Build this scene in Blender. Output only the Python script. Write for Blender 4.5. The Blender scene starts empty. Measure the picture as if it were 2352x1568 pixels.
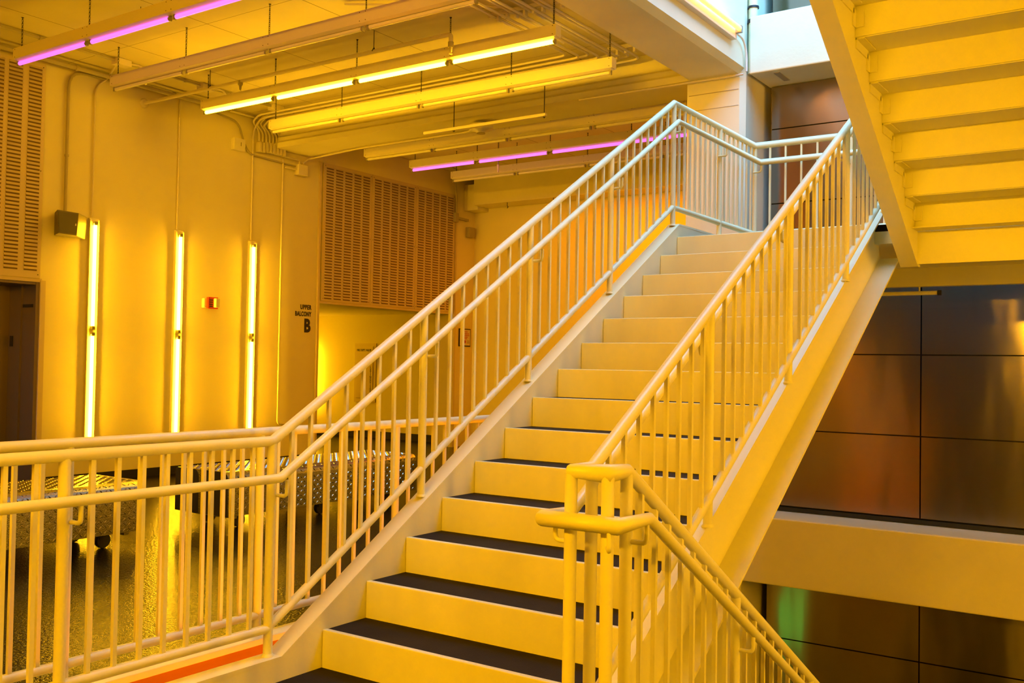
import bpy, math, random
from mathutils import Vector, Matrix, Euler
random.seed(7)
S = bpy.context.scene
COL = S.collection

# ------------------------------------------------------------------ camera
YAW, PITCH, ROLL, FPX = -0.6033, 0.0241, 0.0167, 2254.8
CAM = Vector((3.37613, -3.35728, 1.44286))
cy, sy = math.cos(YAW), math.sin(YAW)
fwd = Vector((sy*math.cos(PITCH), cy*math.cos(PITCH), math.sin(PITCH)))
rt = Vector((cy, -sy, 0)); up = rt.cross(fwd)
r2 = math.cos(ROLL)*rt + math.sin(ROLL)*up
u2 = -math.sin(ROLL)*rt + math.cos(ROLL)*up
cd = bpy.data.cameras.new('camera'); cam = bpy.data.objects.new('camera', cd); COL.objects.link(cam)
cam.matrix_world = Matrix(((r2.x, u2.x, -fwd.x, CAM.x), (r2.y, u2.y, -fwd.y, CAM.y), (r2.z, u2.z, -fwd.z, CAM.z), (0, 0, 0, 1)))
cd.sensor_width = 36; cd.sensor_fit = 'HORIZONTAL'; cd.lens = FPX/2352*36; cd.clip_end = 200
S.camera = cam
# ------------------------------------------------------------------ world, view, lamps
w = bpy.data.worlds.new('world'); S.world = w; w.use_nodes = True
w.node_tree.nodes['Background'].inputs[0].default_value = (0.28, 0.88, 1.85, 1)
w.node_tree.nodes['Background'].inputs[1].default_value = 6.6
vs = S.view_settings; vs.view_transform = 'Standard'; vs.look = 'None'; vs.gamma = 1; vs.use_curve_mapping = False
vs.exposure = 0.16
S.cycles.max_bounces = 6; S.cycles.diffuse_bounces = 4; S.cycles.glossy_bounces = 3
S.cycles.use_light_tree = False; S.cycles.caustics_reflective = False; S.cycles.caustics_refractive = False
S.cycles.sample_clamp_indirect = 6
YEL = (1.0, 0.45, 0.002)
def area(name, loc, rot, sx, sy_, power, color):
    l = bpy.data.lights.new(name, 'AREA'); l.shape = 'RECTANGLE'; l.size = sx; l.size_y = sy_; l.energy = power; l.color = color
    o = bpy.data.objects.new(name, l); COL.objects.link(o); o.location = loc; o.rotation_euler = rot
    return o
R = math.radians
# tube fixtures on the wall across the atrium (out of frame)
for i, yy in enumerate((-2.2, 0.2, 2.6, 5.0)):
    area('tube_fill_lamp', (7.8, yy, 1.9), (0, R(90), 0), 2.4, 0.12, 104, YEL)
for i, yy in enumerate((-6.3,)):
    area('tube_fill_lamp', (0.9, yy, 3.2), (R(72), 0, 0), 3.2, 0.15, 450, YEL)  # added unseen fill behind the camera, aimed at the steps
area('tube_fill_lamp', (-3.0, 9.7, 4.25), (0, 0, 0), 3.6, 0.1, 105, (1.0, 0.24, 0.0))
fl = area('tube_fill_lamp', (3.6, 0.6, -2.6), (0, 0, 0), 1.2, 0.12, 38, YEL); fl.data.spread = R(75)  # unseen lamp added below to brighten the far slab edge
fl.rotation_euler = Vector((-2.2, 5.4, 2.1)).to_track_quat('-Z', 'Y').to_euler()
# corridor and orange fill lamps added; green and yellow tubes on the level below
area('tube_fill_lamp', (-12.4, 8.9, 2.2), (0, R(-50), 0), 0.12, 2.4, 80, YEL)  # hidden extra lamp added to brighten the side corridor
area('orange_fill_lamp', (-2.8, -5.5, 3.6), (R(-60), 0, 0), 3.6, 0.12, 70, (1.0, 0.20, 0.0))  # added to tint the hall end wall orange for the cladding's reflections
area('orange_fill_lamp', (0.3, 1.0, -1.3), (0, R(149), 0), 0.10, 4.0, 36, (1.0, 0.26, 0.0)).data.spread = R(70)  # added out of view under the flight, colouring the fascia the cladding mirrors
area('green_tube_lamp', (-0.62, 4.5, -1.6), (R(90), 0, 0), 0.04, 0.8, 0.4, (0.02, 0.9, 0.10))
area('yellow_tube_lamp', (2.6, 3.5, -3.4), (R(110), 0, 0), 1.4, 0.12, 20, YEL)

# ------------------------------------------------------------------ materials
def mat(name, col, rough=.5, metal=0, bump=0, bscale=30, var=0, vscale=3, emis=None, estr=0, coat=0, spec=.5, alpha=1, stretch=None):
    m = bpy.data.materials.new(name); m.use_nodes = True; nt = m.node_tree; b = nt.nodes['Principled BSDF']
    b.inputs['Base Color'].default_value = (*col, 1); b.inputs['Roughness'].default_value = rough; b.inputs['Metallic'].default_value = metal
    b.inputs['Specular IOR Level'].default_value = spec
    if coat: b.inputs['Coat Weight'].default_value = coat; b.inputs['Coat Roughness'].default_value = .15
    tc = nt.nodes.new('ShaderNodeTexCoord'); src = tc.outputs['Object']
    if stretch:
        mp = nt.nodes.new('ShaderNodeMapping'); mp.inputs['Scale'].default_value = stretch; nt.links.new(src, mp.inputs[0]); src = mp.outputs[0]
    if var:
        n = nt.nodes.new('ShaderNodeTexNoise'); n.inputs['Scale'].default_value = vscale; n.inputs['Detail'].default_value = 6
        r = nt.nodes.new('ShaderNodeValToRGB'); r.color_ramp.elements[0].position = .3; r.color_ramp.elements[1].position = .7
        r.color_ramp.elements[0].color = (*[c*(1-var) for c in col], 1); r.color_ramp.elements[1].color = (*[min(1, c*(1+var*.4)) for c in col], 1)
        nt.links.new(src, n.inputs['Vector']); nt.links.new(n.outputs['Fac'], r.inputs[0]); nt.links.new(r.outputs[0], b.inputs['Base Color'])
    if bump:
        n = nt.nodes.new('ShaderNodeTexNoise'); n.inputs['Scale'].default_value = bscale; n.inputs['Detail'].default_value = 3
        bp = nt.nodes.new('ShaderNodeBump'); bp.inputs['Strength'].default_value = bump; bp.inputs['Distance'].default_value = .01
        nt.links.new(src, n.inputs['Vector']); nt.links.new(n.outputs['Fac'], bp.inputs['Height']); nt.links.new(bp.outputs[0], b.inputs['Normal'])
    if emis:
        b.inputs['Emission Color'].default_value = (*emis, 1); b.inputs['Emission Strength'].default_value = estr
    return m
PAINT = (.80, .78, .47)
M = dict(
 paint=mat('white_enamel_steel', PAINT, .38, bump=.06, bscale=60, var=.04, vscale=2),
 riser=mat('scuffed_enamel_steel', PAINT, .42, bump=.04, bscale=40, var=.14, vscale=2.2, stretch=(1, 1, .3)),
 wall=mat('painted_plaster', (.76, .70, .46), .75, bump=.06, bscale=90, var=.05, vscale=.8),
 wall_brown=mat('dark_brown_wall', (.03, .022, .015), .7),  # shade put into the unseen near wall's colour, for dark cladding reflections
 concrete=mat('painted_concrete', (.80, .76, .52), .65, bump=.15, bscale=25, var=.07, vscale=1.6),
 tread=mat('dark_tread_fill', (.020, .014, .007), .75, spec=.12, bump=.25, bscale=180, var=.3, vscale=5),
 floor=mat('dark_glossy_epoxy', (.007, .006, .004), .13, bump=.42, bscale=55, var=.3, vscale=3, spec=.07),
 floor2=mat('lower_floor_epoxy', (.05, .05, .045), .3),
 dark=mat('black_plastic', (.012, .011, .010), .5),
 louver=mat('louver_paint', (.60, .50, .38), .5),
 fixture=mat('fixture_housing', (.74, .69, .60), .45),
 tube_off=mat('unlit_tube', (.80, .78, .70), .25),
 cap=mat('lamp_cap', (.35, .33, .28), .4, metal=.5),
 chain=mat('dark_chain', (.05, .045, .04), .5, metal=.6),
 conduit=mat('painted_conduit', (.70, .64, .54), .5),
 pipe=mat('painted_pipe', (.38, .34, .26), .5),
 plate=mat('diamond_plate_aluminium', (.52, .51, .48), .17, metal=1, bump=.12, bscale=120),
 rubber=mat('black_bench_rubber', (.02, .018, .015), .45),
 speaker=mat('speaker_grille', (.10, .09, .075), .7, bump=.3, bscale=400),
 spk_side=mat('speaker_cabinet', (.13, .11, .08), .5),
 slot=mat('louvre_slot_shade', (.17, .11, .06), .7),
 fascia_orange=mat('orange_fascia', (.40, .15, .010), .45, var=.05),
 red=mat('alarm_red', (.60, .02, .01), .35),
 lens=mat('alarm_lens', (.85, .8, .6), .2),
 steel=mat('elevator_steel', (.22, .17, .12), .38, metal=.7, stretch=(40, 40, 1), bump=.05, bscale=6),
 black=mat('black_lettering', (.006, .006, .006), .5),
 redink=mat('red_print', (.45, .03, .02), .6),
 paper=mat('sign_paper', (.72, .62, .5), .6),
 smoke=mat('detector_plastic', (.78, .74, .64), .4),
 yel=mat('lit_yellow_tube', (.9, .8, .3), .3, emis=(1.0, .50, .0088), estr=120),
 yel_c=mat('lit_yellow_ceiling_tube', (.9, .8, .3), .3, emis=(1.0, .50, .009), estr=85),
 orange=mat('lit_orange_tube', (.9, .6, .3), .3, emis=(1, .36, .03), estr=7),
 pink=mat('lit_pink_tube', (.9, .4, .9), .3, emis=(1.25, .15, 1.15), estr=1.0),
)
# ceiling: formwork joints every 1.3 m
def ceiling_mat():
    m = mat('formed_concrete_ceiling', (.68, .62, .42), .7, bump=.1, bscale=20, var=.10, vscale=1.2); nt = m.node_tree; b = nt.nodes['Principled BSDF']
    g = nt.nodes.new('ShaderNodeNewGeometry'); sp = nt.nodes.new('ShaderNodeSeparateXYZ'); nt.links.new(g.outputs['Position'], sp.inputs[0])
    def line(out, off, pitch, wd):
        a = nt.nodes.new('ShaderNodeMath'); a.operation = 'ADD'; a.inputs[1].default_value = off; nt.links.new(out, a.inputs[0])
        p = nt.nodes.new('ShaderNodeMath'); p.operation = 'PINGPONG'; p.inputs[1].default_value = pitch/2; nt.links.new(a.outputs[0], p.inputs[0])
        c = nt.nodes.new('ShaderNodeMath'); c.operation = 'LESS_THAN'; c.inputs[1].default_value = wd; nt.links.new(p.outputs[0], c.inputs[0]); return c.outputs[0]
    l1 = line(sp.outputs['X'], 3.40+13, 1.3, .006); l2 = line(sp.outputs['Y'], 10.1, 2.6, .004)
    mx = nt.nodes.new('ShaderNodeMath'); mx.operation = 'MAXIMUM'; nt.links.new(l1, mx.inputs[0]); nt.links.new(l2, mx.inputs[1])
    old = b.inputs['Base Color'].links[0].from_socket
    mix = nt.nodes.new('ShaderNodeMixRGB'); mix.inputs[2].default_value = (.28, .24, .19, 1); nt.links.new(mx.outputs[0], mix.inputs[0]); nt.links.new(old, mix.inputs[1]); nt.links.new(mix.outputs[0], b.inputs['Base Color'])
    return m
M['ceiling'] = ceiling_mat()
def panel_mat():
    m = mat('brushed_steel_cladding', (.32, .28, .23), .21, metal=1); nt = m.node_tree; b = nt.nodes['Principled BSDF']
    tc = nt.nodes.new('ShaderNodeTexCoord')
    mp = nt.nodes.new('ShaderNodeMapping'); mp.inputs['Scale'].default_value = (1.5, 1, .45); nt.links.new(tc.outputs['Object'], mp.inputs[0])
    n = nt.nodes.new('ShaderNodeTexNoise'); n.inputs['Scale'].default_value = 1.7; n.inputs['Detail'].default_value = 1.5; nt.links.new(mp.outputs[0], n.inputs['Vector'])
    bp = nt.nodes.new('ShaderNodeBump'); bp.inputs['Strength'].default_value = .22; bp.inputs['Distance'].default_value = .05; nt.links.new(n.outputs['Fac'], bp.inputs['Height'])
    nt.links.new(bp.outputs[0], b.inputs['Normal'])
    tg = nt.nodes.new('ShaderNodeTangent'); tg.direction_type = 'RADIAL'; tg.axis = 'Z'; nt.links.new(tg.outputs[0], b.inputs['Tangent'])
    b.inputs['Anisotropic'].default_value = .85; b.inputs['Anisotropic Rotation'].default_value = .25
    return m
M['panel'] = panel_mat()

# ------------------------------------------------------------------ mesh helpers
class MB:
    def __init__(s): s.v = []; s.f = []; s.sm = []
    def add(s, vs, fs, smooth=False):
        o = len(s.v); s.v += [tuple(v) for v in vs]; s.f += [tuple(o+i for i in f) for f in fs]; s.sm += [smooth]*len(fs); return s
    def box(s, x0, x1, y0, y1, z0, z1):
        v = [(x, y, z) for x in (x0, x1) for y in (y0, y1) for z in (z0, z1)]
        return s.add(v, [(0, 1, 3, 2), (4, 6, 7, 5), (0, 4, 5, 1), (2, 3, 7, 6), (0, 2, 6, 4), (1, 5, 7, 3)])
    def prism(s, pts, axis, a, b):     # pts in the two other axes, in order
        def P(p, t): return {'x': (t, p[0], p[1]), 'y': (p[0], t, p[1]), 'z': (p[0], p[1], t)}[axis]
        n = len(pts); v = [P(p, a) for p in pts]+[P(p, b) for p in pts]
        f = [tuple(range(n))[::-1], tuple(range(n, 2*n))]+[(i, (i+1) % n, n+(i+1) % n, n+i) for i in range(n)]
        return s.add(v, f)
    def tube(s, pts, r, n=12, fil=0, cap=True, smooth=True, k=5):
        P = [Vector(p) for p in pts]
        if fil and len(P) > 2:
            Q = [P[0]]
            for i in range(1, len(P)-1):
                a, b, c = P[i-1], P[i], P[i+1]; d1 = (a-b); d2 = (c-b); L = min(fil, d1.length*.49, d2.length*.49)
                d1.normalize(); d2.normalize(); p0 = b+d1*L; p2 = b+d2*L
                for j in range(k+1):
                    t = j/k; Q.append((1-t)**2*p0+2*t*(1-t)*b+t*t*p2)
            Q.append(P[-1]); P = Q
        T = []
        for i in range(len(P)):
            t = Vector((0, 0, 0))
            if i > 0: t += (P[i]-P[i-1]).normalized()
            if i < len(P)-1: t += (P[i+1]-P[i]).normalized()
            T.append(t.normalized())
        ref = Vector((0, 0, 1)) if abs(T[0].z) < .9 else Vector((1, 0, 0))
        nrm = (ref-T[0]*ref.dot(T[0])).normalized(); o = len(s.v); vs = []
        for i, p in enumerate(P):
            nrm = (nrm-T[i]*nrm.dot(T[i])).normalized(); bn = T[i].cross(nrm)
            sc = 1
            if 0 < i < len(P)-1:
                dd = (P[i]-P[i-1]).normalized().dot((P[i+1]-P[i]).normalized()); sc = 1/max(.5, math.sqrt((1+dd)/2))
            off = math.pi/n if n == 4 else 0
            for j in range(n):
                a = 2*math.pi*j/n+off; vs.append(p+(nrm*math.cos(a)+bn*math.sin(a))*r*(1 if n > 4 else 1.414)*(sc if not fil else 1))
        fs = [(i*n+j, i*n+(j+1) % n, (i+1)*n+(j+1) % n, (i+1)*n+j) for i in range(len(P)-1) for j in range(n)]
        s.add(vs, fs, smooth and n > 4)
        if cap: s.add(vs[:n], [tuple(range(n))[::-1]]); s.add(vs[-n:], [tuple(range(n))])
        return s
    def lathe(s, prof, c, n=20, axis='z'):
        vs = []
        for r, h in prof:
            for j in range(n):
                a = 2*math.pi*j/n
                vs.append({'z': (c[0]+r*math.cos(a), c[1]+r*math.sin(a), c[2]+h), 'x': (c[0]+h, c[1]+r*math.cos(a), c[2]+r*math.sin(a)), 'y': (c[0]+r*math.cos(a), c[1]+h, c[2]+r*math.sin(a))}[axis])
        m = len(prof)
        s.add(vs, [(i*n+j, i*n+(j+1) % n, (i+1)*n+(j+1) % n, (i+1)*n+j) for i in range(m-1) for j in range(n)], True)
        s.add(vs[:n], [tuple(range(n))[::-1]]); s.add(vs[-n:], [tuple(range(n))]); return s
    def build(s, name, m, parent=None, bevel=0, **kw):
        me = bpy.data.meshes.new(name); me.from_pydata(s.v, [], s.f)
        me.polygons.foreach_set('use_smooth', s.sm); me.materials.append(M[m] if isinstance(m, str) else m)
        import bmesh as _b
        bm = _b.new(); bm.from_mesh(me); _b.ops.recalc_face_normals(bm, faces=bm.faces); bm.to_mesh(me); bm.free()
        o = bpy.data.objects.new(name, me); COL.objects.link(o)
        if parent: o.parent = parent
        if bevel:
            md = o.modifiers.new('bevel', 'BEVEL'); md.width = bevel; md.segments = 2; md.limit_method = 'ANGLE'
        for k_, v_ in kw.items(): o[k_] = v_
        return o
def tag(o, label, cat, group=None):
    o['label'] = label; o['category'] = cat
    if group: o['group'] = group
    return o
def thing(name, label, cat, group=None):
    o = bpy.data.objects.new(name, None); COL.objects.link(o); o.empty_display_size = .1
    return tag(o, label, cat, group)
def struct(name, mb, m, bevel=0):
    return mb.build(name, m, None, bevel, kind='structure')
def seat(root):
    """move the thing's origin to the base centre of its parts"""
    ch = [o for o in bpy.data.objects if o.parent == root]
    pts = [v.co for o in ch if o.type == 'MESH' for v in o.data.vertices]
    c = Vector(((min(p.x for p in pts)+max(p.x for p in pts))/2, (min(p.y for p in pts)+max(p.y for p in pts))/2, min(p.z for p in pts)))
    root.location = c
    for o in ch: o.location = -c
    return root
def copy_thing(root, loc, label=None, deep=True):
    r = root.copy(); COL.objects.link(r); r.location = loc
    if label: r['label'] = label
    for ch in [o for o in bpy.data.objects if o.parent == root]:
        c = ch.copy(); COL.objects.link(c); c.parent = r
        for g in [o for o in bpy.data.objects if o.parent == ch]:
            d = g.copy(); COL.objects.link(d); d.parent = c
    return r

H = .178; SL = .601; RUN = H/SL; W = 1.51
UP = 2.49                           # upper landing
FX = -7.2                           # face of the tube-light wall
CZ = 4.80                           # hall ceiling

# ------------------------------------------------------------------ setting
struct('floor', MB().box(-13.5, -.42, -6.5, 10.75, -.30, 0).box(-.42, 8, 6.6, 10.75, -.30, 0), 'floor')
struct('trim_1', MB().box(-.43, -.40, -6.5, 6.02, -.60, .042), 'fascia_orange', .002)          # orange slab fascia
struct('trim_7', MB().box(-.50, -.392, -6.5, 6.02, .043, .075).box(-.50, -.435, -6.5, 6.02, .001, .043), 'paint', .003)          # edge curb
struct('floor_lower', MB().box(-2.0, 8.5, -8.5, 7.4, -5.2, -5.0), 'floor2')
struct('ceiling', MB().box(-7.9, -.315, -6.5, 10.9, CZ, CZ+.25), 'ceiling')
wl = MB()
wl.box(FX-.4, FX, -6.5, .8, 0, CZ).box(FX-.4, FX, .8, 2.68, 2.28, CZ).box(FX-.4, FX, 2.68, 6.93, 0, CZ)
wl.box(FX-.4, FX, 6.93, 10.15, 2.31, CZ).box(FX-.4, FX, 10.15, 10.75, 0, CZ)
struct('wall_left', wl, 'wall')
struct('wall_corridor', MB().box(-13.5, FX-.4, 6.73, 6.93, 0, 2.6).box(-13.7, -13.5, 6.7, 10.8, 0, 2.6), 'wall')
struct('ceiling_corridor', MB().box(-13.5, FX-.4, 6.93, 10.75, 2.37, 2.6), 'wall')
struct('wall_far', MB().box(-13.5, 8.3, 10.75, 11.0, 0, 9.0), 'wall')
struct('wall_lower_far', MB().box(-1.2, 8.3, 7.2, 7.4, -5.2, 0), 'wall')
struct('wall_upper_left', MB().box(-.875, -.302, -8.5, 6.015, 5.062, 9.0).box(-.875, -.50, 6.8, 10.75, CZ+.26, 9.0), 'wall')
struct('ceiling_far', MB().box(-.9, 8.3, 6.62, 11, 8.9, 9.1).box(-.3, 8.0, 6.65, 10.75, 4.7, 4.98), 'wall')
struct('baseboard_far', MB().box(-13.4, -7.62, 10.735, 10.75, .0, .13), 'dark')
struct('baseboard_left', MB().box(FX, FX+.012, 2.80, 6.93, 0, .10), 'dark')
struct('trim_2', MB().box(FX, FX+.03, 6.89, 6.93, 0, 4.4).box(FX, FX+.03, 2.66, 2.72, 0, 2.30).box(FX, FX+.045, 10.15, 10.18, 0, 4.4), 'louver')
struct('wall_right', MB().box(8.0, 8.3, -8.5, 11, -5.2, 9.0), 'wall')
struct('wall_near', MB().box(-7.6, 8.3, -8.8, -8.5, -5.2, 9.0), 'wall_brown')
struct('wall_hall_end', MB().box(-7.6, -.3, -6.8, -6.5, 0, CZ), 'wall')
struct('wall_under_hall', MB().box(-1.2, -1.0, -8.5, 7.2, -5.0, -.3), 'wall')
struct('wall_stair_near_left', MB().box(-.45, -.31, -8.5, -6.5, -5.0, 5.06), 'wall')
struct('ceiling_upper', MB().box(-.3, 8.3, -8.5, 1.8, 6.5, 6.7).box(2.6, 8.3, 1.8, 6.62, 6.5, 6.7), 'wall')  # unseen roof, its opening shaped to steer daylight onto the top steps
struct('floor_upper_and_baffle', MB().box(-.28, 8.0, -8.5, -.62, 4.70, 4.98).box(-.28, 1.72, -.62, 1.5, 4.70, 4.98), 'wall')  # second slab is an unseen addition keeping sky off the lower steps
# slab edges of the floors beyond the stair
struct('trim_3', MB().box(-.30, 8.0, 6.02, 6.62, -.655, -.005), 'concrete', .012)
struct('trim_4', MB().box(-.25, 8.0, 6.02, 6.62, 4.40, 4.98), 'concrete', .012)
# metal cladding, panel by panel with open joints
xs = [-.215, 1.28, 2.78, 4.28, 5.78, 7.28, 8.0]
zs = [.048, .828, 1.605, 2.385, 3.165, 3.945, 4.395]
zl = [-.66, -1.30, -2.08, -2.86, -3.64, -4.42, -5.0]
zu = [4.985, 5.76, 6.54, 7.32, 8.1, 8.9]
g_ = .006
cl = MB()
for zz in (zs, sorted(zl), zu):
    for i in range(len(xs)-1):
        for j in range(len(zz)-1):
            cl.box(xs[i]+g_, xs[i+1]-g_, 6.56, 6.60, zz[j]+g_, zz[j+1]-g_)
struct('wall_panelled', cl, 'panel')
struct('wall_panel_backing', MB().box(-.22, 8.0, 6.605, 6.64, .0, 4.4).box(-.22, 8.0, 6.605, 6.64, -5, -.66).box(-.22, 8, 6.605, 6.64, 4.98, 9), 'dark')
struct('trim_5', MB().box(-.20, 8.0, 6.535, 6.60, 0, .040), 'dark')
struct('trim_8', MB().box(-.03, .03, 6.10, 6.42, 4.394, 4.401).box(-.90, -.36, 6.016, 6.022, 4.262, 4.270).box(-.90, -.36, 6.017, 6.022, 4.10, 4.106), 'pipe')
# column and beams
col_ = MB().prism([(-.92, 6.02), (-.35, 6.02), (-.30, 6.07), (-.30, 6.80), (-.92, 6.80)], 'z', -5.0, 9.0)
tag(col_.build('concrete_column', 'concrete'), 'white painted concrete column with chamfered corner behind the upper landing', 'column')
bg = MB().prism([(-.875, 4.42), (-.36, 4.42), (-.30, 4.47), (-.30, 5.06), (-.875, 5.06)], 'y', -6.5, 6.02)
tag(bg.build('concrete_beam', 'concrete'), 'large white beam along the hall edge carrying the orange tube', 'beam')
b1 = MB().prism([(6.06, CZ), (6.06, 4.60), (6.02, 4.57), (6.02, 4.52), (5.99, 4.49), (5.99, 4.42), (6.65, 4.42), (6.65, CZ)], 'x', FX, -.875)
tag(b1.build('concrete_beam', 'concrete'), 'stepped concrete cross beam below the ceiling from the conduit bundle to the column', 'beam')
b2 = MB().box(-6.9, -.3, 10.3, 10.75, 4.22, CZ).box(FX, -6.9, 10.42, 10.75, 4.16, 4.62)
tag(b2.build('concrete_beam', 'concrete', bevel=.01), 'far orange-lit concrete beam at the top of the end wall', 'beam')

# ------------------------------------------------------------------ staircases
def stringer(xin, xs_, prof_top, prof_bot, sgn, wt=.02, ft=.016, fw_top=.09, fw_bot=.14):
    xw = xin+sgn*.0012
    """channel stringer: web at xin, flanges towards sgn"""
    mb = MB(); a, b = (xw, xin+sgn*wt); a, b = min(a, b), max(a, b)
    mb.prism([(y, z-.003) for y, z in prof_top]+[(y, z+.003) for y, z in prof_bot[::-1]], 'x', a, b)
    for prof, fw, d in ((prof_top, fw_top, -ft), (prof_bot, fw_bot, ft)):
        for (y0, z0), (y1, z1) in zip(prof[:-1], prof[1:]):
            x0, x1 = sorted((xin, xin+sgn*fw))
            mb.prism([(y0, z0), (y1, z1), (y1, z1+d), (y0, z0+d)], 'x', x0, x1)
    return mb
st = thing('staircase', 'wide straight flight of steps with pale stringers rising from the lower landing', 'stairs')
top = [(-4.6, .11), (-.25, .11), (3.90, .26+SL*3.90), (5.74, 2.604)]
bot = [(-4.6, -.30), (-.20, -.30), (3.93, 2.19), (5.74, 2.19)]
stringer(0, 0, top, bot, -1, fw_top=.10, fw_bot=.10).build('stringer', 'paint', st)
topr = [(-.25, .11), (3.90, .26+SL*3.90)]
botr = [(-.20, -.30), (4.02, 2.245)]
stringer(W, 0, topr, botr, 1, fw_top=.09, fw_bot=.155).build('stringer', 'paint', st, label='bright right-hand stringer seen from its channel side')
for n in range(1, 15):
    y = (n-1)*RUN
    MB().prism([(y, n*H-H-.03), (y+.012, n*H-H-.03), (y+.012, n*H-.012), (y+.03, n*H-.012), (y+.03, n*H), (y, n*H)], 'x', .001, W-.001).build('riser', 'riser', st, bevel=.004)
    if n < 14:
        MB().box(.002, W-.002, y+.020, y+RUN+.002, n*H-.045, n*H-.004).build('tread', 'tread', st)
# upper landing
ul = thing('stair_landing', 'upper half landing at the head of the wide flight', 'landing')
MB().box(.0, 3.38, 13*RUN+.03, 5.70, UP-.05, UP-.002).build('landing_floor', 'tread', ul)
MB().box(0, 3.38, 13*RUN+.02, 5.70, UP-.14, UP-.052).box(0, 3.40, 5.70, 5.72, 2.19, 2.604).box(0, 3.40, 5.72, 5.80, 2.19, 2.206).box(3.38, 3.40, 3.9, 5.72, 2.19, 2.604).box(0.01, 3.38, 5.655, 5.70, UP, 2.60).build('edge_channel', 'paint', ul)
# lower landing
ll = thing('stair_landing', 'lower landing with black floor at the foot of the steps', 'landing')
MB().box(.001, 3.55, -4.6, -.001, -.05, 0).build('landing_floor', 'tread', ll)
MB().box(.0, 3.55, -4.6, -.02, -.14, -.052).box(1.55, 1.82, -.02, 0, -.30, 0.10).build('edge_channel', 'paint', ll)
# upper flight, seen from below
uf = thing('staircase', 'yellow-lit flight overhead seen from below, climbing towards the viewer', 'stairs')
yb = 3.74
U0 = 1.84; U1 = 3.35
def ub(y): return 2.775+SL*(2.8-y)
tp = [(3.95, UP+.11), (3.55, UP+.11+.07), (-.55, UP+.11+.07+SL*4.1)]
tp = [(3.90, 2.604), (3.62, 2.62+.06), (-.60, 2.68+SL*4.22)]
bt = [(3.86, 2.17), (3.80, 2.17), (-.60, ub(-.60))]
def flange_box(mb, prof, x0, x1, d):
    for (y0, z0), (y1, z1) in zip(prof[:-1], prof[1:]): mb.prism([(y0, z0), (y1, z1), (y1, z1+d), (y0, z0+d)], 'x', x0, x1)
tpi = [(y, z-.003) for y, z in tp]; bti = [(y, z+.003) for y, z in bt]
m1 = MB().prism(tpi+bti[::-1], 'x', U0-.02, U0); flange_box(m1, bt, U0-.115, U0-.0012, .016); flange_box(m1, tp, U0-.10, U0-.0012, -.016)
m1.build('stringer', 'paint', uf)
m2 = MB().prism(tpi+bti[::-1], 'x', U1, U1+.02); flange_box(m2, bt, U1+.0012, U1+.115, .016); flange_box(m2, tp, U1+.0012, U1+.10, -.016)
m2.build('stringer', 'paint', uf)
Y1 = 3.70
for k in range(1, 15):
    y = Y1-(k-1)*RUN; z = UP+k*H
    if k > 1:
        MB().box(U0+.001, U1-.001, y-.012, y, z-H-.07, z).build('riser', 'paint', uf)
    else:
        MB().box(U0+.001, U1-.001, y-.012, y, UP-.07, z).build('riser', 'paint', uf)
    MB().box(U0+.001, U1-.001, y-RUN, y-.013, z-.075, z-.066).build('tread_pan', 'paint', uf)
    MB().box(U0+.001, U1-.001, y-RUN+.001, y-.013, z-.066, z-.004).build('tread', 'tread', uf)
    if k < 14:
        # support angles welded to both webs
        for xa, sg in ((U0, 1), (U1, -1)):
            a = MB(); x0, x1 = sorted((xa, xa+sg*.05)); 
            a.box(x0, x1, y-.30, y-.06, z-.082, z-.076).box(min(xa, xa+sg*.008), max(xa, xa+sg*.008), y-.30, y-.06, z-.13, z-.076)
            a.box(x0, x1, y-.022, y-.014, z-H-.02, z-.10).box(min(xa, xa+sg*.008), max(xa, xa+sg*.008), y-.075, y-.014, z-H-.02, z-.10)
            a.build('support_angle', 'paint', uf)
MB().box(U0+.001, U1-.001, 3.60, 3.779, 2.411, 2.419).box(U0, U1, 3.78, 3.80, 2.185, 2.41).box(U0, U1, 3.80, 3.86, 2.185, 2.20).build('header', 'paint', uf)
# lower flight going down
df = thing('staircase', 'descending flight beside the bright stringer, leading down from the lower landing', 'stairs')
def dz(y): return -SL*y
tpd = [(-.02, .11), (.18, .11), (4.3, .22-SL*4.3)]; btd = [(-.02, -.33), (4.3, -.33-SL*4.3)]
for xa, sg in ((U0, -1), (U1, 1)):
    m_ = MB().prism([(y, z-.003) for y, z in tpd]+[(y, z+.003) for y, z in btd[::-1]], 'x', min(xa, xa+sg*.02), max(xa, xa+sg*.02)); x0, x1 = sorted((xa, xa+sg*.10)); flange_box(m_, tpd, x0, x1, -.016); flange_box(m_, btd, x0, x1, .016)
    m_.build('stringer', 'paint', df)
for k in range(1, 15):
    y = (k-1)*RUN; z = -(k-1)*H
    MB().box(U0+.001, U1-.001, y, y+.012, z-H, z).build('riser', 'paint', df)
    if k < 14: MB().box(U0+.001, U1-.001, y+.013, y+RUN-.001, z-H-.045, z-H-.004).build('tread', 'tread', df)

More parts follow.
